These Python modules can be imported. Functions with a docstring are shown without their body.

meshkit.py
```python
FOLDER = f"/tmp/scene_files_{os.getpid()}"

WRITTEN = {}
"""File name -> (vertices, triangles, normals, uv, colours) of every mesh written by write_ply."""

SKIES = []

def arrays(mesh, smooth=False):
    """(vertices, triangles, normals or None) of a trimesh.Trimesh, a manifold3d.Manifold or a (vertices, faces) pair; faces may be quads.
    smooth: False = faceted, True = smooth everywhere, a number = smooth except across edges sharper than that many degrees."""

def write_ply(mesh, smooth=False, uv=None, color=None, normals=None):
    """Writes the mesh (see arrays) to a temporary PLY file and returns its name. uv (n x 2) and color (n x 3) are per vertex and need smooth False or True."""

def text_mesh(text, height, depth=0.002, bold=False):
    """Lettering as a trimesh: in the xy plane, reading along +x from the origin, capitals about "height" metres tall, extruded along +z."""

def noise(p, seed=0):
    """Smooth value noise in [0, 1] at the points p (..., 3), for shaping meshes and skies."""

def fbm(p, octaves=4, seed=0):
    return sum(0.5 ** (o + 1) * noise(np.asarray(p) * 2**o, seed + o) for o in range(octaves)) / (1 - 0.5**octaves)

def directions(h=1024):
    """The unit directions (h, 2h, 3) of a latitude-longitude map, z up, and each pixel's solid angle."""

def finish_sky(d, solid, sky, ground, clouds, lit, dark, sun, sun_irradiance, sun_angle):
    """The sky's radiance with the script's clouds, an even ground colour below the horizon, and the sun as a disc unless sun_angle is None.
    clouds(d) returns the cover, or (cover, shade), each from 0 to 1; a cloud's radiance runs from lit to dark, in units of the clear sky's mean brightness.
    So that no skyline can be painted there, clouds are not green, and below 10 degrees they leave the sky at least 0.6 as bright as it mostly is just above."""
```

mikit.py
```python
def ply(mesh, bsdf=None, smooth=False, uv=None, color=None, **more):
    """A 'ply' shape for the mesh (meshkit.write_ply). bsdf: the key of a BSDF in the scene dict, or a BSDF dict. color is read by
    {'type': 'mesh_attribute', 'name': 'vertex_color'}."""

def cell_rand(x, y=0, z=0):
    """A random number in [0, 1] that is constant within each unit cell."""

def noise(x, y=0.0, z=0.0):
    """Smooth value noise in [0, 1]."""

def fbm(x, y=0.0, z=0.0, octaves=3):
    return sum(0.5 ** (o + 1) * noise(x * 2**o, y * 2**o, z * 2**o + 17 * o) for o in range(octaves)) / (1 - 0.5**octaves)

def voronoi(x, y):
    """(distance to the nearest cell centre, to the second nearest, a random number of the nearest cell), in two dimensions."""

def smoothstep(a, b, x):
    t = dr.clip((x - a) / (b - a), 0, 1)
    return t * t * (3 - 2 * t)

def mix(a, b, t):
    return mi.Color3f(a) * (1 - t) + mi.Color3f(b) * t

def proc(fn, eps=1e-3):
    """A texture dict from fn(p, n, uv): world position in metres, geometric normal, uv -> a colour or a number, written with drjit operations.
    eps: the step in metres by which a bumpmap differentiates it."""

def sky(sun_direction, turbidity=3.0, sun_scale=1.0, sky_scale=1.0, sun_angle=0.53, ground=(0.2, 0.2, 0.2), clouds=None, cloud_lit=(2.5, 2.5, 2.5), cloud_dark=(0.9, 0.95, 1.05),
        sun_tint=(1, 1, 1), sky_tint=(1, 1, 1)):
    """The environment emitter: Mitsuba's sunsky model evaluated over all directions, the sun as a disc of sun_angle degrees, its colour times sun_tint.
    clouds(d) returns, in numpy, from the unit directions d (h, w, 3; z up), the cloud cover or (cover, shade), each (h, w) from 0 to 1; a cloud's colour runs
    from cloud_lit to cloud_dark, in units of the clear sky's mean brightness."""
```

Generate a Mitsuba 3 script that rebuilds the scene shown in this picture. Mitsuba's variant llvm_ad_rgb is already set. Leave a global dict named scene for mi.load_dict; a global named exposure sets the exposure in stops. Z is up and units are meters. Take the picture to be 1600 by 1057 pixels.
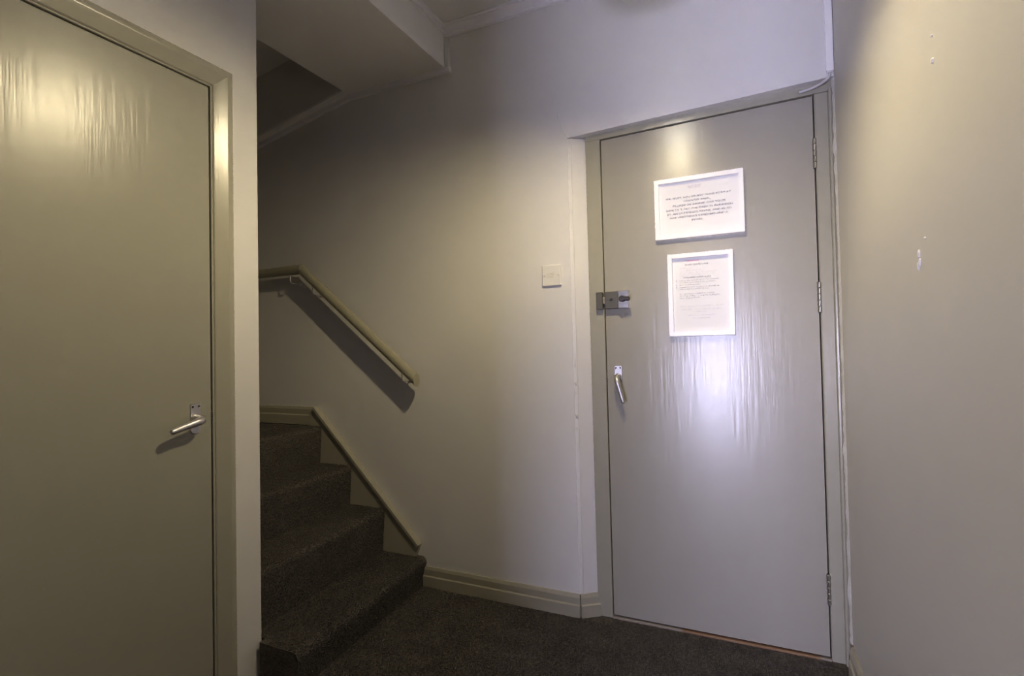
import math
import numpy as np
import trimesh
import manifold3d as m3
import mitsuba as mi
import drjit as dr
import mikit
import meshkit
from shapely.geometry import Polygon, box as sbox
from mikit import noise, fbm, proc, mix, smoothstep, cell_rand

T = mi.ScalarTransform4f
scene, labels = {'type': 'scene'}, {}

# ------------------------------------------------------------------ camera
EYE = np.array([0.5277, -2.0513, 1.1411])
YAW, PITCH, ROLL, FOCAL = -0.4287, 0.0103, -0.0265, 801.7
fw = np.array([math.sin(YAW) * math.cos(PITCH), math.cos(YAW) * math.cos(PITCH), math.sin(PITCH)])
rt = np.array([math.cos(YAW), -math.sin(YAW), 0.0])
up = np.cross(rt, fw)
up = -math.sin(ROLL) * rt + math.cos(ROLL) * up
scene['camera'] = {
    'type': 'perspective', 'fov_axis': 'x', 'fov': math.degrees(2 * math.atan(800 / FOCAL)),
    'near_clip': 0.02, 'far_clip': 50.0,
    'to_world': T().look_at(origin=EYE.tolist(), target=(EYE + fw).tolist(), up=up.tolist()),
}

# ------------------------------------------------------------------ light: one warm hanging bulb, one cool daylit pane in the lobby behind the camera
LAMP = (0.22, -0.84, 2.225)
LAMP_RADIANCE = [1980.0, 1645.0, 1000.0]
WINDOW = (-0.03, 0.34, 0.52, 1.06)         # x0, x1, z0, z1 of the daylit obscured pane at the end of the entrance lobby
DOORWAY = (0.12, 0.80, 2.05)               # x0, x1, height of the open doorway between hall and lobby, behind the camera
WINDOW_RADIANCE = [152.0, 148.0, 216.0]
exposure = 0.0

# ------------------------------------------------------------------ materials (each defined once)
def principled(color, rough, **more):
    return {'type': 'principled', 'base_color': color if isinstance(color, dict) else {'type': 'rgb', 'value': list(color)},
            'roughness': rough, **more}


def bumped(inner, fn, scale, eps=1e-3):
    return {'type': 'bumpmap', 'arbitrary': proc(fn, eps), 'scale': scale, 'bsdf': inner}


def two(inner):
    return {'type': 'twosided', 'bsdf': inner}


def stipple(p, n, uv):                       # roller stipple of emulsion paint
    return fbm(p.x * 220, p.y * 220, p.z * 220, 2) + 3.0 * noise(p.x * 9, p.y * 9, p.z * 7)


def brush(p, n, uv):                         # vertical brush marks in gloss paint
    a = fbm(p.x * 330, p.y * 330, p.z * 10, 2)
    b = noise(p.x * 95, p.y * 95, p.z * 6)
    c = noise(p.x * 33, p.y * 33, p.z * 5)
    return a + 1.2 * b + 0.9 * c


def brush_flat(p, n, uv):                    # brush marks along a horizontal or sloping board
    return fbm(p.x * 25, p.y * 300, p.z * 300, 2) + 1.5 * noise(p.x * 40, p.y * 70, p.z * 70)


def mottled(col, amount, k=3.0):
    lo_, hi_ = [float(c * (1 - amount)) for c in col], [float(c * (1 + amount)) for c in col]

    def fn(p, n, uv):
        t = fbm(p.x * k, p.y * k, p.z * k, 3)
        return mix(lo_, hi_, t)
    return proc(fn)


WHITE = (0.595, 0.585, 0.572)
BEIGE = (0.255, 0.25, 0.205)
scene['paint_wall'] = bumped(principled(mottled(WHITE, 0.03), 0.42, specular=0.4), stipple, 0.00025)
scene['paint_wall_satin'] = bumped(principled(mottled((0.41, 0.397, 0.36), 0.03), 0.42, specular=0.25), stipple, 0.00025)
scene['paint_low_bounce'] = principled((0.30, 0.29, 0.27), 0.6)  # wall tone darkened on unseen walls to hold down bounce light
scene['paint_ceiling'] = principled((0.70, 0.69, 0.67), 0.7, specular=0.2)
scene['paint_cornice'] = principled((0.72, 0.71, 0.73), 0.4, specular=0.4)
scene['paint_door'] = bumped(principled(mottled(BEIGE, 0.025), 0.30, specular=0.42), brush, 0.00022)
scene['paint_far_door'] = bumped(principled(mottled((0.27, 0.258, 0.216), 0.02), 0.29, specular=0.6, anisotropic=-1.1), brush, 0.00013)
scene['paint_trim'] = bumped(principled(mottled((0.285, 0.275, 0.22), 0.03), 0.27, specular=0.55), brush, 0.0002)
scene['paint_board'] = bumped(principled(mottled((0.30, 0.285, 0.225), 0.05, 14.0), 0.3, specular=0.5), brush_flat, 0.0003)
scene['paint_rail'] = principled((0.26, 0.245, 0.18), 0.3, specular=0.5)


def carpet_color(p, n, uv):
    f = fbm(p.x * 160, p.y * 160, p.z * 160, 2)
    s = noise(p.x * 14, p.y * 14, p.z * 14)
    return mix((0.022, 0.020, 0.019), (0.118, 0.108, 0.098), f * 0.8 + s * 0.2)


scene['carpet'] = two({'type': 'diffuse', 'reflectance': proc(carpet_color)})
scene['chrome'] = principled((0.80, 0.79, 0.80), 0.22, metallic=1.0)
scene['steel'] = principled((0.55, 0.54, 0.50), 0.28, metallic=1.0)
scene['aluminium'] = principled((0.56, 0.55, 0.56), 0.42, metallic=1.0)
scene['lock_enamel'] = principled((0.075, 0.072, 0.060), 0.42, specular=0.4)
scene['dark_metal'] = principled((0.055, 0.05, 0.05), 0.3, metallic=0.5)
scene['plastic_white'] = principled((0.62, 0.605, 0.57), 0.25, specular=0.5)
scene['plastic_trunk'] = principled((0.74, 0.73, 0.75), 0.3, specular=0.5)
scene['plastic_grey'] = principled((0.42, 0.39, 0.35), 0.4)
scene['cable_sheath'] = principled((0.46, 0.45, 0.45), 0.35)
scene['frame_white'] = principled((0.78, 0.78, 0.79), 0.3, specular=0.5)
scene['paper'] = principled((0.72, 0.72, 0.73), 0.6, specular=0.1)
scene['ink'] = two({'type': 'diffuse', 'reflectance': {'type': 'rgb', 'value': [0.10, 0.10, 0.17]}})
scene['ink_red'] = two({'type': 'diffuse', 'reflectance': {'type': 'rgb', 'value': [0.72, 0.25, 0.42]}})
scene['ink_faint'] = two({'type': 'diffuse', 'reflectance': {'type': 'rgb', 'value': [0.50, 0.47, 0.56]}})
scene['filler'] = two(principled((0.52, 0.51, 0.47), 0.28, specular=0.4))
scene['plaster'] = {'type': 'diffuse', 'reflectance': {'type': 'rgb', 'value': [0.62, 0.60, 0.56]}}


def wood_color(p, n, uv):
    g = fbm(p.x * 9, p.y * 200, p.z * 200, 3)
    w = smoothstep(0.45, 0.62, noise(p.x * 9, 3.0, 1.0))
    return mix(mix((0.16, 0.14, 0.12), (0.24, 0.21, 0.18), g), mix((0.13, 0.075, 0.04), (0.22, 0.13, 0.07), g), w)


scene['worn_wood'] = principled(proc(wood_color), 0.6)
scene['shade_fabric'] = {'type': 'principledthin', 'base_color': {'type': 'rgb', 'value': [0.93, 0.90, 0.84]}, 'roughness': 0.7, 'diff_trans': 1.9}

# ------------------------------------------------------------------ mesh helpers
COUNT = {}


def add(name, mesh, bsdf, parent=None, label=None, category=None, group=None, kind=None, smooth=35, **more):
    key = f'{parent}__{name}' if parent else name
    n = COUNT.get(key, 0)
    COUNT[key] = n + 1
    if n:
        key = f'{key}_{n:03d}'
    scene[key] = mikit.ply(mesh, bsdf, smooth=smooth, **more)
    tag(key, label, category, group, kind)
    return key


def tag(key, label=None, category=None, group=None, kind=None):
    d = {k: v for k, v in dict(label=label, category=category, group=group, kind=kind).items() if v}
    if d:
        labels[key] = d
    return key


def bx(x0, x1, y0, y1, z0, z1, c=0.0):
    """A box with chamfered edges."""
    c = min(c, (x1 - x0) / 2.01, (y1 - y0) / 2.01, (z1 - z0) / 2.01)
    if c <= 0:
        m = trimesh.creation.box(extents=(x1 - x0, y1 - y0, z1 - z0))
        m.apply_translation(((x0 + x1) / 2, (y0 + y1) / 2, (z0 + z1) / 2))
        return m
    pts = []
    for x, sx in ((x0, 1), (x1, -1)):
        for y, sy in ((y0, 1), (y1, -1)):
            for z, sz in ((z0, 1), (z1, -1)):
                pts += [(x + sx * c, y + sy * c, z), (x + sx * c, y, z + sz * c), (x, y + sy * c, z + sz * c)]
    return trimesh.Trimesh(*_hull(pts), process=True)


def _hull(pts):
    h = trimesh.convex.convex_hull(np.array(pts, float))
    return h.vertices, h.faces


def prism_xz(pts, y0, y1):
    """Polygon of (x, z), extruded from y0 to y1."""
    p = pts if isinstance(pts, Polygon) else Polygon(pts)
    m = trimesh.creation.extrude_polygon(p, y1 - y0, engine='earcut')
    v = np.array(m.vertices)
    m.vertices = np.column_stack([v[:, 0], y1 - v[:, 2], v[:, 1]])
    m.fix_normals()
    return m


def prism_yz(pts, x0, x1):
    p = pts if isinstance(pts, Polygon) else Polygon(pts)
    m = trimesh.creation.extrude_polygon(p, x1 - x0, engine='earcut')
    v = np.array(m.vertices)
    m.vertices = np.column_stack([v[:, 2] + x0, v[:, 0], v[:, 1]])
    m.fix_normals()
    return m


def prism_xy(pts, z0, z1):
    p = pts if isinstance(pts, Polygon) else Polygon(pts)
    m = trimesh.creation.extrude_polygon(p, z1 - z0, engine='earcut')
    m.apply_translation((0, 0, z0))
    m.fix_normals()
    return m


def tube(points, r, n=14, radii=None):
    """A round bar along a polyline, with closed ends."""
    P = np.array(points, float)
    d = np.gradient(P, axis=0)
    d /= np.linalg.norm(d, axis=1, keepdims=True)
    ref = np.array([0.0, 0.0, 1.0]) if abs(d[:, 2]).max() < 0.95 else np.array([0.3, 1.0, 0.05])
    V, F = [], []
    for i, (p, t) in enumerate(zip(P, d)):
        u = np.cross(ref, t)
        u /= np.linalg.norm(u)
        w = np.cross(t, u)
        rr = r if radii is None else radii[i]
        for k in range(n):
            a = 2 * math.pi * k / n
            V.append(p + rr * (math.cos(a) * u + math.sin(a) * w))
    for i in range(len(P) - 1):
        for k in range(n):
            a, b = i * n + k, i * n + (k + 1) % n
            F += [[a, b, b + n], [a, b + n, a + n]]
    s, e = len(V), len(V) + 1
    V += [P[0], P[-1]]
    m = (len(P) - 1) * n
    for k in range(n):
        F += [[s, (k + 1) % n, k], [e, m + k, m + (k + 1) % n]]
    return trimesh.Trimesh(np.array(V), np.array(F), process=False)


def arc(center, a, b, r, t0, t1, n=7):
    """Points of an arc about center in the plane of the unit vectors a and b."""
    c, a, b = map(np.array, (center, a, b))
    return [c + r * (math.cos(t) * a + math.sin(t) * b) for t in np.linspace(t0, t1, n)]


def cyl(p0, p1, r, n=20, c=0.0):
    """A round disc or pin between two points, its end edges chamfered by c."""
    p0, p1 = np.array(p0, float), np.array(p1, float)
    t = (p1 - p0) / np.linalg.norm(p1 - p0)
    if c:
        return tube([p0, p0 + t * c, p1 - t * c, p1], r, n, [r - c, r, r, r - c])
    return tube([p0, p1], r, n)


def cat(*ms):
    return trimesh.util.concatenate(list(ms))


# ------------------------------------------------------------------ measures of the place
XL, LEAN, YE, YD = -1.0419, 0.0179, -0.7897, -0.9675      # left partition: plane, lean of the old wall, its end, the door's lock edge
XR, XV, ZL_L, ZL_R, DD = 0.8237, -0.1325, 1.9944, 2.0249, 0.043  # right wall; opening of the far door and its sagging lintel; depth of the leaf
ZC, ZS, XF, XB = 2.6175, 2.43, -0.7144, -1.28             # ceilings of hall and stair, front and rear edge of the dropped soffit
YF, YL = -3.0, -4.0                                        # wall behind the camera, end wall of the lobby beyond it
XST = -2.35                                                # end wall of the stairwell


def lean(m):
    m = m.copy()
    a = math.atan(LEAN)
    m.apply_transform(trimesh.transformations.rotation_matrix(a, [0, 1, 0], [XL, 0, 0]))
    return m


# ------------------------------------------------------------------ setting: shell
add('floor', bx(XST - 0.1, XR + 0.1, YL - 0.1, 0.35, -0.12, 0.0), 'carpet', kind='structure')
wall = Polygon([(XST - 0.1, 0), (XV, 0), (XV, ZL_L), (XR, ZL_R), (XR + 0.1, ZL_R + 0.003), (XR + 0.1, 3.3), (XST - 0.1, 3.3)])
add('wall_back', prism_xz(wall, 0.0, 0.22), 'paint_wall', kind='structure', smooth=False)
# splayed plaster reveal to the left of the far door, with the bead of its arris
add('reveal', prism_xy([(XV - 0.004, 0.004), (XV + 0.013, 0.006), (XV + 0.017, 0.011), (-0.066, 0.047), (-0.066, 0.2), (XV - 0.004, 0.2)], 0.0, ZL_L - 0.001),
    'paint_wall', 'wall_back', smooth=False)
rng = np.random.default_rng(4)


def flake(center, n, u, w, h, t=0.0014):
    """A small ragged plaster flake lying on a wall (normal n, u along the wall)."""
    n, u = np.array(n, float), np.array(u, float)
    v = np.cross(n, u)
    k = 11
    a = np.linspace(0, 2 * math.pi, k, endpoint=False)
    r = rng.uniform(0.55, 1.0, k)
    ring = [np.array(center) + u * w * math.cos(q) * s + v * h * math.sin(q) * s for q, s in zip(a, r)]
    top = [np.array(center) + n * t + (p - np.array(center)) * 0.7 for p in ring]
    V = ring + top + [np.array(center) + n * t * 1.2]
    F = []
    for i in range(k):
        j = (i + 1) % k
        F += [[i, j, k + j], [i, k + j, k + i], [k + i, k + j, 2 * k]]
    m = trimesh.Trimesh(np.array(V), np.array(F), process=False)
    m.fix_normals()
    return m


for z, w, h in ((0.966, 0.006, 0.012), (0.93, 0.004, 0.008), (0.833, 0.006, 0.014), (0.78, 0.004, 0.008), (1.05, 0.004, 0.02)):
    add('paint_chip', flake((XV + 0.008, 0.004, z), (0.3, -0.95, 0), (0.95, 0.3, 0), w, h, 0.003), 'plaster', 'wall_back')
# hairline crack running up from the corner of the lintel
cr = [(-0.137, 2.0), (-0.146, 2.02), (-0.160, 2.052), (-0.168, 2.075), (-0.175, 2.11), (-0.188, 2.16), (-0.196, 2.19)]
add('plaster_crack', tube([(x, 0.0002, z) for x, z in cr], 0.0016, 6), 'paint_wall', 'wall_back')

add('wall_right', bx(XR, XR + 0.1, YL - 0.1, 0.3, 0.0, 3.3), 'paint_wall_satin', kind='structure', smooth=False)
for c, w, h in (((XR, -0.868, 1.266), 0.006, 0.011), ((XR, -0.876, 1.272), 0.004, 0.010), ((XR, -0.872, 1.287), 0.005, 0.011),
                ((XR, -0.980, 1.594), 0.005, 0.008), ((XR, -0.981, 1.636), 0.003, 0.003), ((XR, -0.91, 1.31), 0.0025, 0.0025)):
    add('paint_chip', flake(c, (-1, 0, 0), (0, 1, 0), w, h, 0.003), 'plaster', 'wall_right')
# ragged bead of filler where the right wall meets the door casing
zs = np.linspace(0.095, 2.02, 150)
jx = 0.001 + 0.004 * np.abs(np.interp(zs, np.linspace(0, 2.1, 60), rng.normal(0, 0.6, 60)))
jy = 0.001 + 0.004 * np.abs(np.interp(zs, np.linspace(0, 2.1, 45), rng.normal(0, 0.8, 45)))
V, F = [], []
for i, z in enumerate(zs):
    V += [(XR + 0.001, -0.006 - jy[i], z), (XR - jx[i] * 0.7, -0.004 - 0.5 * jy[i], z), (XR - jx[i] - 0.003, 0.006, z), (XR + 0.001, 0.01, z)]
for i in range(len(zs) - 1):
    for k in range(3):
        a = 4 * i + k
        F += [[a, a + 1, a + 5], [a, a + 5, a + 4]]
bead = trimesh.Trimesh(np.array(V), np.array(F), process=False)
bead.fix_normals()
add('filler_bead', bead, 'filler', 'wall_right', smooth=60)

# left partition with the opening of the near door; leans a little
d0, d1 = YD - 0.762, YD
part = Polygon([(YF, 0), (YE, 0), (YE, 2.62), (YF, 2.62)]).difference(sbox(d0 - 0.030, -0.1, d1 + 0.030, 1.981 + 0.030))
add('wall_left', lean(prism_yz(part, XL - 0.10, XL)), 'paint_wall', kind='structure', smooth=False)
add('wall_stair', bx(XST, XL - 0.06, YE - 0.1, YE - 0.002, 0.0, 3.3), 'paint_low_bounce', kind='structure', smooth=False)  # stairwell shade put into the colour: darker than the back wall's paint
add('wall_stair_end', bx(XST - 0.1, XST, YE - 0.1, 0.0, 0.0, 3.3), 'paint_low_bounce', kind='structure', smooth=False)  # same darkened tone, dims the stairwell
fp = Polygon([(XST - 0.1, 0), (XR + 0.1, 0), (XR + 0.1, 3.3), (XST - 0.1, 3.3)])
add('wall_front', prism_xz(fp.difference(sbox(DOORWAY[0], -1, DOORWAY[1], DOORWAY[2])), YF - 0.1, YF), 'paint_low_bounce', kind='structure', smooth=False)
add('leaf', bx(0.405, DOORWAY[1], YF - 0.075, YF - 0.035, 0.008, DOORWAY[2] - 0.004), 'paint_trim', 'added_blocker_3', smooth=False)   # added unseen leaf, keeps part of the pane's light off the right wall
tag('added_blocker_3', kind='structure')
lob = Polygon([(-0.9, 0), (XR + 0.1, 0), (XR + 0.1, 2.7), (-0.9, 2.7)])
add('wall_lobby', prism_xz(lob.difference(sbox(WINDOW[0], WINDOW[2], WINDOW[1], WINDOW[3])), YL - 0.1, YL), 'paint_low_bounce', kind='structure', smooth=False)
add('wall_lobby_left', bx(-1.0, -0.9, YL - 0.1, YF - 0.1, 0.0, 2.7), 'paint_low_bounce', kind='structure', smooth=False)
add('pane', bx(WINDOW[0], WINDOW[1], YL - 0.04, YL - 0.03, WINDOW[2], WINDOW[3]), 'frame_white', 'window_1', emitter={'type': 'area', 'radiance': {'type': 'rgb', 'value': WINDOW_RADIANCE}}, smooth=False)
w0, w1, w2, w3 = WINDOW
for a in ((w0 - 0.05, w0, w2 - 0.05, w3 + 0.05), (w1, w1 + 0.05, w2 - 0.05, w3 + 0.05), (w0, w1, w3, w3 + 0.05), (w0, w1, w2 - 0.05, w2)):
    add('frame', bx(a[0], a[1], YL, YL + 0.02, a[2], a[3], 0.003), 'frame_white', 'window_1')
tag('window_1', kind='structure')

# ceilings: the hall's, the dropped slab over the foot of the stair, the dark sloping one of the stairwell
add('ceiling', cat(bx(XF, XR + 0.1, YF - 0.1, 0.2, ZC, ZC + 0.1), bx(-1.0, XR + 0.1, YL - 0.1, YF - 0.1, ZC, ZC + 0.1)), 'paint_ceiling', kind='structure', smooth=False)
add('ceiling_stair', bx(XB, XF, YF - 0.05, 0.05, ZS, ZC + 0.1), 'paint_ceiling', kind='structure', smooth=False)
slope = 0.187
x_end = XST - 0.05
add('ceiling_stairwell', prism_xz([(XB + 0.001, 2.735), (x_end, 2.735 - 0.15 * (XB - x_end)), (x_end, 3.0), (XB + 0.001, 3.0)], YE - 0.1, 0.05), 'paint_ceiling', kind='structure', smooth=False)
# boxed-in ledge that slopes down along the back wall from the rear edge of the slab
zl_ = ZS - slope * (XB - x_end)
add('stairwell_ledge', prism_xz([(XB + 0.001, ZS), (x_end, zl_), (x_end, zl_ + 0.012), (XB + 0.001, ZS + 0.012)], -0.06, 0.02), 'paint_ceiling', 'ceiling_stairwell', smooth=False)
add('stairwell_upper_wall', prism_xz([(XB + 0.001, ZS + 0.012), (x_end, zl_ + 0.012), (x_end, 2.9), (XB + 0.001, 2.9)], -0.058, 0.02), 'paint_wall', 'ceiling_stairwell', smooth=False)
# beads and cornices
bead_xz = lambda x0, z0, x1, z1, h: [(x0, z0), (x1, z1), (x1, z1 - h), (x0, z0 - h)]
add('trim_1', prism_xz(bead_xz(XB - 0.0, ZS, XF + 0.03, ZS, 0.024), -0.018, 0.002), 'paint_cornice', kind='structure', smooth=False)
add('sloping_bead', prism_xz(bead_xz(XB, ZS, x_end, ZS - slope * (XB - x_end), 0.022), -0.018, 0.002), 'paint_cornice', 'trim_1', smooth=False)
add('batten', bx(XF + 0.001, XF + 0.026, -0.012, 0.002, ZS, ZC - 0.03, 0.003), 'paint_wall', 'trim_1')
cove = [(0, 0), (-0.042, 0), (-0.043, -0.007), (-0.038, -0.012), (-0.030, -0.011), (-0.026, -0.016), (-0.012, -0.034), (-0.015, -0.038), (-0.015, -0.046), (-0.010, -0.050), (0, -0.050)]
add('trim_2', prism_yz([(0.001 + y, ZC + z) for y, z in cove], XF, XR), 'paint_cornice', kind='structure', smooth=False)
add('fascia_cornice', prism_xz([(XF - y * 0.45, ZC + z * 0.55) for y, z in cove], YF, 0.0), 'paint_cornice', 'trim_2', smooth=20)

# skirtings
def skirting(h, t):
    return [(0, 0), (t, 0), (t, h * 0.52), (t * 0.72, h * 0.58), (t * 0.72, h * 0.86), (t * 0.4, h), (0, h)]


sk = skirting(0.093, 0.017)
add('baseboard_back', prism_yz([(-a, b) for a, b in sk], -0.9, XV + 0.004), 'paint_board', kind='structure', smooth=False)
ang = math.atan2(0.036, 0.05)
m = prism_yz([(-a, b) for a, b in sk], 0.0, 0.084)
m.apply_transform(trimesh.transformations.rotation_matrix(math.atan2(0.047, 0.0665), [0, 0, 1]))
m.apply_translation((XV + 0.003, 0.001, 0))
add('reveal_piece', m, 'paint_board', 'baseboard_back', smooth=False)
add('baseboard_right', prism_xz([(XR - a, b) for a, b in skirting(0.1, 0.018)], YF, -0.03), 'paint_board', kind='structure', smooth=False)
add('landing_piece', prism_yz([(-a, b + 0.735) for a, b in skirting(0.095, 0.016)], XST, -1.575), 'paint_board', 'baseboard_back', smooth=False)

# ------------------------------------------------------------------ far door: frame, leaf, hinges, lock, handle
ft = 'trim_3'
add('frame_jamb', bx(-0.066, -0.004, 0.036, 0.14, 0.0, 2.0, 0.003), 'paint_trim', ft)
add('frame_stop', bx(-0.006, 0.012, 0.086, 0.14, 0.0, 1.985), 'paint_trim', ft)
hw = [(-0.066, 1.9765), (-0.004, 1.9765), (0.767, 1.9915), (XR, 1.993), (XR, 2.04), (-0.066, 2.01)]
add('frame_head', prism_xz(hw, 0.034, 0.14), 'paint_trim', ft, smooth=False)
add('frame_jamb', bx(0.767, 0.810, 0.036, 0.14, 0.0, 1.993, 0.003), 'paint_trim', ft)
mould = [(0.8085, 0.06), (0.8085, 0.030), (0.811, 0.0255), (0.816, 0.0245), (0.8195, 0.028), (0.8215, 0.024), (XR, 0.022), (XR, 0.06)]
add('frame_moulding', prism_xy(mould, 0.0, 2.0), 'paint_trim', ft, smooth=25)
add('threshold', bx(-0.004, 0.767, 0.036, 0.14, -0.002, 0.0075, 0.002), 'worn_wood', ft, label='worn brown timber threshold strip')
tag(ft, kind='structure')

dk = 'door_1'
zt = lambda x: 1.9725 + (1.9875 - 1.9725) * x / 0.762
leaf = prism_xz([(0.0, 0.014), (0.7625, 0.014), (0.7625, zt(0.7625)), (0.0, zt(0.0))], DD, DD + 0.044)
lv, lf, _ = meshkit.arrays(leaf)
lv = lv[lf].reshape(-1, 3)                   # uv along the brushing, which is up and down
add('leaf', (lv, np.arange(len(lv)).reshape(-1, 3)), 'paint_far_door', dk, smooth=False, uv=lv[:, [0, 2]])
tag(dk, kind='structure')
for z0, z1 in ((1.7295, 1.8355), (1.2210, 1.3285), (0.1975, 0.3030)):
    h = add('hinge', bx(0.7585, 0.7715, 0.0375, 0.046, z0 - 0.001, z1 + 0.001, 0.001), 'dark_metal', dk, label='steel butt hinge on the right edge of the panelless door')
    k = (z1 - z0) / 5
    for i in range(5):
        add('knuckle', cyl((0.765, 0.0365, z0 + i * k + 0.0008), (0.765, 0.0365, z0 + (i + 1) * k - 0.0008), 0.0062, 12, 0.0012), 'steel', h)
# rim lock: dark body, bright end, turn knob, keep on the frame
lk = add('lock', bx(0.004, 0.060, 0.016, DD + 0.001, 1.271, 1.341, 0.002), 'lock_enamel', dk, label='grey rim lock with a bright end and dark knob')
add('end_plate', bx(0.0595, 0.103, 0.012, DD + 0.001, 1.2705, 1.3415, 0.002), 'chrome', lk, label='bright chrome end of the lock')
add('snib', cyl((0.031, 0.017, 1.309), (0.031, 0.011, 1.309), 0.0055, 16, 0.001), 'dark_metal', lk)
add('rose', cyl((0.080, 0.013, 1.307), (0.080, 0.002, 1.307), 0.012, 20, 0.002), 'dark_metal', lk)
kn = cat(cyl((0.080, 0.003, 1.307), (0.080, -0.016, 1.307), 0.0125, 20, 0.003), bx(0.078, 0.112, -0.016, -0.004, 1.298, 1.315, 0.004))
add('turn_knob', kn, 'dark_metal', lk)
kp = add('lock_keep', bx(-0.032, -0.005, 0.014, 0.037, 1.270, 1.341, 0.002), 'lock_enamel', ft, label='dark keep of the rim lock on the left jamb')
add('bolt', bx(-0.010, 0.006, 0.024, 0.034, 1.292, 1.322, 0.001), 'worn_wood', lk)


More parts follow.
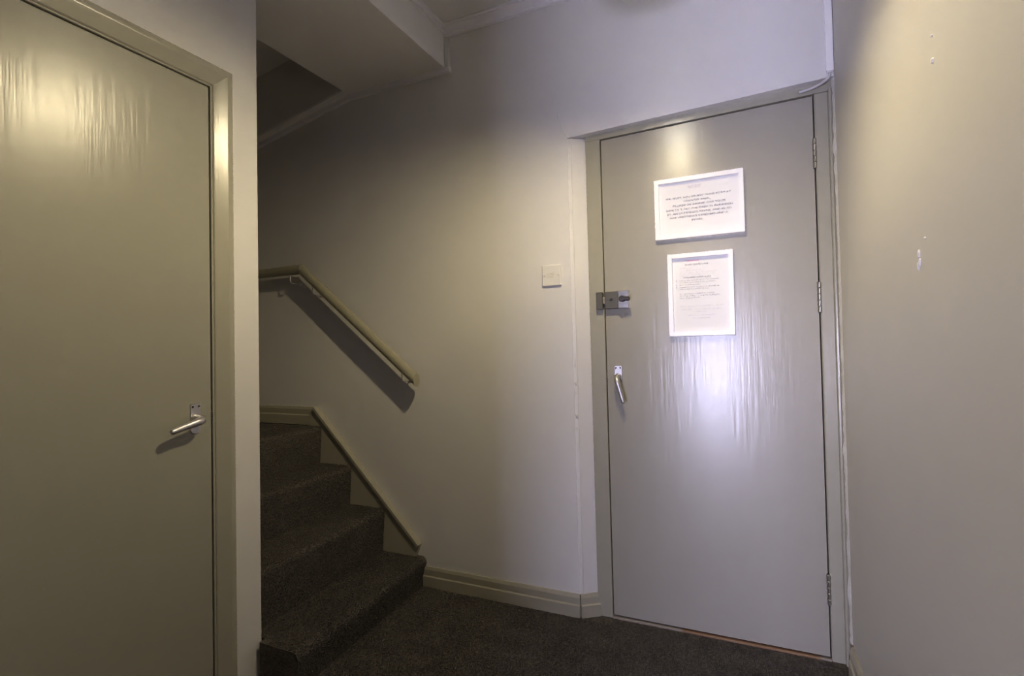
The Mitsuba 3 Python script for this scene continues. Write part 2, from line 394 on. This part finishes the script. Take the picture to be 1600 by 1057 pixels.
def lever_handle(parent, place, lever_dir, label):
    """Short backplate with two screws and a tapering lever; place maps (across, out, up) to the world."""
    R = lambda pts: [place(*p) for p in pts]
    def mk(m):
        m = m.copy()
        m.vertices = np.array([place(*v) for v in m.vertices])
        m.fix_normals()
        return m
    plate = []
    w, h, r = 0.0165, 0.047, 0.006
    for cx, cz, a0 in ((w - r, h - r, 0), (-w + r, h - r, 90), (-w + 0.012, -h + 0.012, 180), (w - 0.012, -h + 0.012, 270)):
        rr = r if cz > 0 else 0.012
        for a in np.linspace(a0, a0 + 90, 5):
            plate.append((cx + rr * math.cos(math.radians(a)), cz + rr * math.sin(math.radians(a))))
    p0 = prism_xz(plate, 0.0, 0.004)
    v = np.array(p0.vertices)
    front = v[:, 1] > 0.003
    v[front, 0] *= 0.90
    v[front, 2] *= 0.96
    p0.vertices = v
    pk = add('handle', mk(p0), 'aluminium', parent, label=label, smooth=40)
    for s in (-1, 1):
        add('screw', mk(cyl((0.0095 * s, 0.0035, 0.037), (0.0095 * s, 0.0052, 0.037), 0.0036, 12, 0.0006)), 'dark_metal', pk)
    lx, lz = lever_dir
    n = 9
    neck = [np.array((0, 0.003, 0.0)), np.array((0, 0.020, 0.0)), np.array((0, 0.032, 0.0))]
    bend = [np.array((lx * 0.006, 0.041, lz * 0.006)), np.array((lx * 0.016, 0.046, lz * 0.016))]
    arm = [np.array((lx * t, 0.047 - 0.004 * math.sin((t - 0.016) / 0.09 * math.pi) * 0.5, lz * t)) for t in np.linspace(0.03, 0.102, 7)]
    path = neck + bend + arm + [np.array((lx * 0.105, 0.046, lz * 0.105))]
    rad = [0.0145, 0.0125, 0.0120, 0.0120, 0.0120] + list(np.linspace(0.0115, 0.0085, 7)) + [0.0055]
    add('lever', mk(tube(path, 0.01, 16, rad)), 'aluminium', pk, smooth=60)
    return pk


add('latch', bx(-0.0035, 0.0008, 0.0385, 0.0455, 0.972, 0.986, 0.0005), 'dark_metal', dk)
lever_handle(dk, lambda a, o, u: (0.046 + a, DD - o, 0.992 + u), (0.26, -0.965), 'drooping aluminium lever handle on a short plate')

# ------------------------------------------------------------------ near door in the left partition, with its casing
ft2 = 'trim_4'
LZ = 1.981
for a in ((d1 + 0.004, d1 + 0.030, 0.0, LZ + 0.030), (d0 - 0.030, d0 - 0.004, 0.0, LZ + 0.030), (d0 - 0.004, d1 + 0.004, LZ + 0.004, LZ + 0.030)):
    add('frame_lining', lean(bx(XL - 0.10, XL + 0.004, a[0], a[1], a[2], a[3], 0.0015)), 'paint_trim', ft2)


def casing(run, flip):
    """Architrave: (across from the opening, out) profile."""
    return [(0.010, 0.0), (0.010, 0.006), (0.013, 0.0085), (0.050, 0.0205), (0.055, 0.0215), (0.068, 0.0205), (0.073, 0.016), (0.073, 0.0)]


cs = casing(0, 0)
add('architrave', lean(prism_xy([(XL + b, d1 + a) for a, b in cs], 0.0, LZ + 0.07)), 'paint_trim', ft2, smooth=20)
add('architrave', lean(prism_xy([(XL + b, d0 - a) for a, b in cs], 0.0, LZ + 0.07)), 'paint_trim', ft2, smooth=20)
hm = prism_xz([(XL + b, LZ + a) for a, b in cs], d0 - 0.07, d1 + 0.0655)
add('architrave', lean(hm), 'paint_trim', ft2, smooth=20)
tag(ft2, kind='structure')
dk2 = 'door_2'
add('leaf', lean(bx(XL - 0.043, XL + 0.001, d0, d1, 0.012, LZ, 0.0012)), 'paint_door', dk2, smooth=False)
tag(dk2, kind='structure')
ca, sa = math.cos(math.atan(LEAN)), math.sin(math.atan(LEAN))


def on_left(a, o, u):                       # across (towards the stairs), out of the door, up
    x, z = 0.001 + o, 0.935 + u
    return (XL + x * ca + z * sa, -1.020 + a, z * ca - x * sa)


add('latch', lean(bx(XL - 0.012, XL + 0.003, d1 - 0.0005, d1 + 0.0055, 0.922, 0.948, 0.0005)), 'dark_metal', dk2)
lever_handle(dk2, on_left, (-0.975, -0.22), 'aluminium lever handle on a short plate, pointing to the left')

# ------------------------------------------------------------------ stairs
st = 'staircase'
TOPS = [0.137, 0.345, 0.540, 0.732]
RIS = [-0.907, -1.133, -1.335, -1.529]


def step_profile(i):
    x0, top = RIS[i], TOPS[i]
    base = 0.0 if i == 0 else TOPS[i - 1] - 0.05
    x1 = RIS[i + 1] - 0.08 if i < 3 else XST + 0.002
    r, nose = (0.026 if i == 0 else 0.020), 0.020
    cx, cz = x0 + nose - r, top - r
    pts = [(x0, base), (x0 + 0.004, base + 0.03)]
    pts += [(cx + r * math.cos(t), cz + r * math.sin(t)) for t in np.linspace(-0.15, math.pi / 2, 9)]
    pts += [(x1, top), (x1, base)]
    return pts


def pile_mesh(origins, normals, rng, h=0.0055, w=0.0016):
    """Short tufts: one thin upright triangle pair each."""
    n = len(origins)
    nrm = np.asarray(normals)
    tilt = rng.normal(0, 0.45, (n, 3))
    d = nrm + tilt - nrm * np.sum(tilt * nrm, 1, keepdims=True)
    d /= np.linalg.norm(d, axis=1, keepdims=True)
    q = rng.normal(0, 1, (n, 3))
    u = np.cross(d, q)
    u /= np.linalg.norm(u, axis=1, keepdims=True)
    v = np.cross(d, u)
    hh = h * rng.uniform(0.55, 1.15, (n, 1))
    tip = origins + d * hh
    a = origins + u * w
    b = origins - 0.5 * w * u + 0.87 * w * v
    c = origins - 0.5 * w * u - 0.87 * w * v
    V = np.stack([a, b, c, tip], 1).reshape(-1, 3)
    k = np.arange(n)[:, None] * 4
    F = np.concatenate([k + np.array([[0, 1, 3]]), k + np.array([[1, 2, 3]]), k + np.array([[2, 0, 3]])], 1).reshape(-1, 3)
    return (V, F)


prng = np.random.default_rng(11)
SPLAY = [0.055, 0.045, 0.018, 0.0]           # the lower steps fan out a little towards the hall


def splay(m, i):
    m.vertices = np.column_stack([m.vertices[:, 0] - SPLAY[i] * m.vertices[:, 1], m.vertices[:, 1], m.vertices[:, 2]])
    return m


STEP_N = [26000, 22000, 18000, 14000]
for i in range(4):
    prof = step_profile(i)
    y1 = -0.024
    sk_ = add('step', splay(prism_xz(prof, YE + 0.004, y1), i), 'carpet', st, smooth=40)
    # rounded end of the bottom step, lapping past the end of the partition
    if i == 0:
        add('step_end', splay(prism_xz([(max(x, XL - 0.025), z) for x, z in prof if x > XL - 0.5 and z >= 0][:-2] + [(XL - 0.025, TOPS[0]), (XL - 0.025, 0.0)], YE - 0.022, YE + 0.006), 0), 'carpet', sk_, smooth=40)
        add('step_return', prism_xz([(RIS[0], 0)] + prof[1:11] + [(RIS[0] - 0.06, TOPS[0]), (RIS[0] - 0.06, 0)], y1, -0.001), 'carpet', sk_, smooth=40)
    # pile along the profile: riser, nosing, tread
    P = np.array(prof[:-1])
    seg = np.linalg.norm(np.diff(P, axis=0), axis=1)
    cum = np.concatenate([[0], np.cumsum(seg)])
    lim = min(cum[-1], cum[-2] + 0.30)
    s = prng.uniform(0, lim, STEP_N[i])
    k = np.clip(np.searchsorted(cum, s) - 1, 0, len(seg) - 1)
    f = (s - cum[k]) / seg[k]
    pos = P[k] * (1 - f[:, None]) + P[k + 1] * f[:, None]
    tg = (P[k + 1] - P[k]) / seg[k][:, None]
    nr = np.column_stack([tg[:, 1], np.zeros(len(s)), -tg[:, 0]])
    yy = prng.uniform(YE + 0.006 - (0.026 if i == 0 else 0), y1, len(s))
    keep = (yy > YE + 0.004) | (pos[:, 0] > XL + 0.01)
    O = np.column_stack([pos[:, 0] - SPLAY[i] * yy, yy, pos[:, 1]])[keep]
    add('pile', pile_mesh(O, nr[keep], prng), 'carpet', sk_, kind='stuff', smooth=False)
# wall string with its sloping capped edge
string = [(-0.913, 0.194), (-0.942, 0.125), (-1.17, 0.125), (-1.37, 0.33), (-1.56, 0.52), (-1.60, 0.60), (-1.60, 0.790), (-1.578, 0.80), (-1.556, 0.832)]
add('string_board', prism_xz(string, -0.020, -0.0004), 'paint_board', st, smooth=False)
d = np.array([-0.641, 0.637]) / np.linalg.norm([-0.641, 0.637])
nn = np.array([d[1], -d[0]])
nn = nn if nn[1] > 0 else -nn
a0, a1 = np.array([-0.913, 0.194]), np.array([-1.556, 0.832])
add('string_cap', prism_xz([a0 - nn * 0.010, a0 + nn * 0.003, a1 + nn * 0.003, a1 - nn * 0.010], -0.034, -0.0004), 'paint_board', st, smooth=False,
    label='worn sloping top edge of the wall string')
tag(st, 'four carpeted steps climbing to the dark landing with a painted wall string', 'stairs')

# floor pile: tufts where the photograph (or a step beside it) can see the carpet
N = 120000
px = prng.uniform(-0.90, XR - 0.02, N)
py = prng.uniform(-1.25, 0.028, N)
keep = (py < -0.018) | ((px > 0.0) & (px < 0.765))
keep &= (px > XL + 0.03) & ~((px < RIS[0] + 0.003) & (py > YE - 0.02))
O = np.column_stack([px, py, np.zeros(N)])[keep]
add('pile', pile_mesh(O, np.tile([0, 0, 1.0], (len(O), 1)), prng), 'carpet', 'floor', kind='stuff', smooth=False)

# ------------------------------------------------------------------ handrail
hr = 'handrail'
RY = -0.068
lo, hi = np.array([-0.872, RY, 0.982]), np.array([-1.580, RY, 1.557])
dv = hi - lo
pts = [lo + dv * t for t in np.linspace(0, 1, 12)]
rail = tube(pts, 0.0245, 24)
v = np.array(rail.vertices)                  # lower end cut plumb, upper end cut on the mitre
e = (v - lo) @ (dv / np.linalg.norm(dv))
dn = dv / np.linalg.norm(dv)
low = e < 0.02
sh = (lo[0] - v[low, 0]) / dn[0]
v[low] += sh[:, None] * dn
rail.vertices = v
add('rail', rail, 'paint_rail', hr, smooth=40)
add('rail', tube([hi + np.array([0.012, 0, 0]), (-1.8, RY, 1.557), (XST + 0.002, RY, 1.557)], 0.0245, 24), 'paint_rail', hr, smooth=40)


def bracket(x, z):
    c = [np.array((x, RY, z + 0.006)), np.array((x, RY, z - 0.030))]
    b = arc((x, RY + 0.012, z - 0.030), (0, -1, 0), (0, 0, -1), 0.012, 0, math.pi / 2, 6)
    e_ = [np.array((x, -0.004, z - 0.042))]
    k = add('bracket', tube(c + b + e_, 0.0034, 10), 'chrome', hr, smooth=60, label='thin bright metal wall bracket under the rail')
    add('rose', cyl((x, 0.0, z - 0.042), (x, -0.005, z - 0.042), 0.012, 18, 0.002), 'chrome', k)


sl = dv[2] / dv[0]
for x in (-0.955, -1.505):
    bracket(x, lo[2] + sl * (x - lo[0]) - 0.031)
bracket(-1.660, 1.5325)
tag(hr, 'beige round wall handrail sloping up the stairs and levelling over the landing', 'handrail')

# ------------------------------------------------------------------ framed notices on the far door
def picture_frame(x0, x1, z0, z1, w, t):
    o = Polygon([(x0, z0), (x1, z0), (x1, z1), (x0, z1)])
    i_ = Polygon([(x0 + w, z0 + w), (x1 - w, z0 + w), (x1 - w, z1 - w), (x0 + w, z1 - w)])
    m = prism_xz(o.difference(i_), DD - t, DD - 0.0002)
    v = np.array(m.vertices)                 # outer edges eased by 2 mm
    fr = v[:, 1] < DD - t + 0.001
    for ax, lo_, hi_ in ((0, x0, x1), (2, z0, z1)):
        v[fr & (np.abs(v[:, ax] - lo_) < 1e-6), ax] += 0.002
        v[fr & (np.abs(v[:, ax] - hi_) < 1e-6), ax] -= 0.002
    m.vertices = v
    return m


def line(text, height, xc, z, y, width=None, align='c', bold=False, x0=0.0):
    m = meshkit.text_mesh(text, height, 0.0003, bold)
    v = np.array(m.vertices)
    wd = v[:, 0].max() - v[:, 0].min()
    s = (width / wd) if width else 1.0
    vx = (v[:, 0] - v[:, 0].min()) * s
    vx += (xc - wd * s / 2) if align == 'c' else x0
    m.vertices = np.column_stack([vx, y - v[:, 2], v[:, 1] + z])
    return m


n1 = 'framed_notice'
x0, x1, z0, z1 = 0.2105, 0.5355, 1.529, 1.768
add('frame', picture_frame(x0, x1, z0, z1, 0.0185, 0.021), 'frame_white', n1, smooth=False)
add('paper', bx(x0 + 0.010, x1 - 0.010, DD - 0.006, DD - 0.0005, z0 + 0.010, z1 - 0.010), 'paper', n1, smooth=False)
yl = DD - 0.0059
xc = (x0 + x1) / 2
add('lettering', line('NOTICE', 0.0105, xc - 0.012, 1.722, yl, 0.046, bold=True), 'ink_faint', n1, label='faint grey heading', smooth=False)
for t, z, w, dx in (('WE HOPE YOU ENJOY YOUR STAY AT', 1.6865, 0.236, 0), ('COUNTRY PARK.', 1.6715, 0.096, -0.004),
                    ('PLEASE BE AWARE FOR YOUR', 1.6560, 0.190, 0.002), ('SAFETY THAT THE PARK IS BOUNDED', 1.6405, 0.240, 0.001),
                    ('BY AN UNFENCED RIVER, AND ALSO', 1.6255, 0.232, 0.001), ('HAS UNFENCED STREAMS AND A', 1.6105, 0.210, 0.0), ('POND.', 1.5955, 0.040, -0.004)):
    add('lettering', line(t, 0.0066, xc + dx, z, yl, w, bold=True), 'ink', n1, smooth=False)
tag(n1, 'white framed landscape notice of capital lettering, upper one on the far door', 'notice')

n2 = 'framed_notice_001'
x0, x1, z0, z1 = 0.253, 0.492, 1.150, 1.472
add('frame', picture_frame(x0, x1, z0, z1, 0.0185, 0.021), 'frame_white', n2, smooth=False)
add('paper', bx(x0 + 0.010, x1 - 0.010, DD - 0.006, DD - 0.0005, z0 + 0.010, z1 - 0.010), 'paper', n2, smooth=False)
xc = (x0 + x1) / 2
xl_ = x0 + 0.044
add('lettering', line('FIRE ACTION', 0.006, xc - 0.026, 1.4385, yl, 0.048, bold=True), 'ink_red', n2, label='pink red heading', smooth=False)
for t, z, w in (('ON DISCOVERING A FIRE', 1.424, 0.084), ('ON HEARING THE FIRE ALARM', 1.3745, 0.100)):
    add('lettering', line(t, 0.0052, xc - 0.012, z, yl, w, bold=True), 'ink', n2, smooth=False)
for t, z, w in (('Sound the alarm', 1.4125, 0.045), ('Attack the fire if possible', 1.4035, 0.088), ('If you can do so without', 1.3945, 0.132),
                ('taking personal risks, call', 1.3865, 0.128), ('the fire brigade', 1.3800 - 0.0005, 0.030)):
    add('lettering', line(t, 0.0040, 0, z, yl, w, 'l', x0=xl_), 'ink_faint', n2, smooth=False)
for t, z, w in (('Leave the building by the nearest', 1.3645, 0.142), ('available exit and close all doors', 1.3565, 0.130), ('Go to the assembly point', 1.3475, 0.075),
                ('Report to the person in charge at', 1.3385, 0.142), ('the assembly point outside', 1.3305, 0.105),
                ('Do not stop to collect belongings', 1.3125, 0.128), ('Do not return to the building for', 1.3045, 0.146), ('any reason until told', 1.2965, 0.070)):
    add('lettering', line(t, 0.0041, 0, z, yl, w, 'l', x0=xl_), 'ink', n2, smooth=False)
for t, z, w in (('In the event of fire, residents should', 1.2645, 0.155), ('assemble in the car park by the gate', 1.2520, 0.146), ('and wait there', 1.2425, 0.040),
                ('THANK YOU FOR YOUR HELP', 1.2285, 0.106), ('the management', 1.2180, 0.060)):
    add('lettering', line(t, 0.0042, xc, z, yl, w), 'ink_faint', n2, smooth=False)
for z in (1.3645, 1.3475, 1.3385):
    add('lettering', bx(x0 + 0.030, x0 + 0.0325, yl - 0.0003, yl, z, z + 0.004), 'ink', n2, smooth=False)
tag(n2, 'white framed upright fire notice with small lines of print, lower one on the far door', 'notice')

# ------------------------------------------------------------------ switch plate left of the far door
sp = 'switch_plate'
x0, x1, z0, z1 = -0.2575, -0.1725, 1.3785, 1.4685
add('plate', bx(x0, x1, -0.010, 0.0005, z0, z1, 0.0028), 'plastic_white', sp, smooth=False)
zc_, xc = (z0 + z1) / 2, (x0 + x1) / 2
for s in (-1, 1):
    add('screw', cyl((xc + s * 0.0305, -0.0092, zc_), (xc + s * 0.0305, -0.0108, zc_), 0.0030, 12, 0.0005), 'steel', sp)
for t, z, w in (('PRESS', zc_ + 0.0015, 0.028), ('TO EXIT', zc_ - 0.010, 0.028)):
    add('lettering', line(t, 0.0085, xc - 0.003, z, -0.0099, w), 'plastic_grey', sp, smooth=False, label='faint grey lettering')
tag(sp, 'small square cream switch plate with two screws on the wall left of the far door', 'switch')

# ------------------------------------------------------------------ trunking and its cable
ck = 'cable_trunking'
add('channel', bx(0.8005, 0.8205, -0.014, 0.0005, 2.037, ZC - 0.044, 0.001), 'plastic_trunk', ck, smooth=False)
add('lid', bx(0.7995, 0.8222, -0.018, -0.0135, 2.0385, ZC - 0.046, 0.001), 'plastic_trunk', ck, smooth=False)
tag(ck, 'white plastic cable trunking running up the corner above the far door', 'trunking')
cb = [(0.812, -0.007, 2.06), (0.812, -0.007, 2.037), (0.810, -0.006, 2.026), (0.803, -0.003, 2.017), (0.790, 0.004, 2.011), (0.770, 0.015, 2.007), (0.748, 0.024, 2.005), (0.722, 0.029, 2.0035)]
cbp = np.array(cb)
tt = np.linspace(0, 1, len(cb))
fine = np.column_stack([np.interp(np.linspace(0, 1, 40), tt, cbp[:, k]) for k in range(3)])
for _ in range(3):
    fine[1:-1] = (fine[:-2] + 2 * fine[1:-1] + fine[2:]) / 4
add('cable', tube(fine, 0.0050, 10), 'cable_sheath', label='thin grey cable curving from the trunking end to the top of the far door frame', category='cable', smooth=60)

# ------------------------------------------------------------------ hanging lamp above the frame: its own light
lp = 'pendant_lamp'
lx, ly, lz = LAMP
bulb = trimesh.creation.icosphere(subdivisions=3, radius=1.0)
bulb.apply_scale((0.018, 0.018, 0.058))
bulb.apply_translation(LAMP)
add('bulb', bulb, 'frame_white', lp, emitter={'type': 'area', 'radiance': {'type': 'rgb', 'value': LAMP_RADIANCE}}, smooth=True)
add('holder', cyl((lx, ly, lz + 0.056), (lx, ly, lz + 0.085), 0.018, 20, 0.003), 'plastic_white', lp)
add('cord', tube([(lx, ly, lz + 0.08), (lx, ly, ZC - 0.02)], 0.0035, 8), 'plastic_white', lp)
add('ceiling_rose', cyl((lx, ly, ZC - 0.025), (lx, ly, ZC + 0.001), 0.04, 24, 0.006), 'plastic_white', lp)
prof = [(0.020, lz + 0.080), (0.046, lz + 0.078), (0.131, lz - 0.064)]
sh_ = trimesh.creation.revolve(np.array(prof), sections=40)
sh_.apply_transform(trimesh.transformations.rotation_matrix(math.radians(9), [-0.45, 1, 0], [0, 0, lz + 0.07]))   # hangs crooked: tilt added so the low rim dims the back right corner
sh_.apply_translation((lx, ly, 0))
add('shade', sh_, 'shade_fabric', lp, smooth=40)
tag(lp, 'pendant lamp with a shallow cone shade hanging from the hall ceiling', 'lamp')
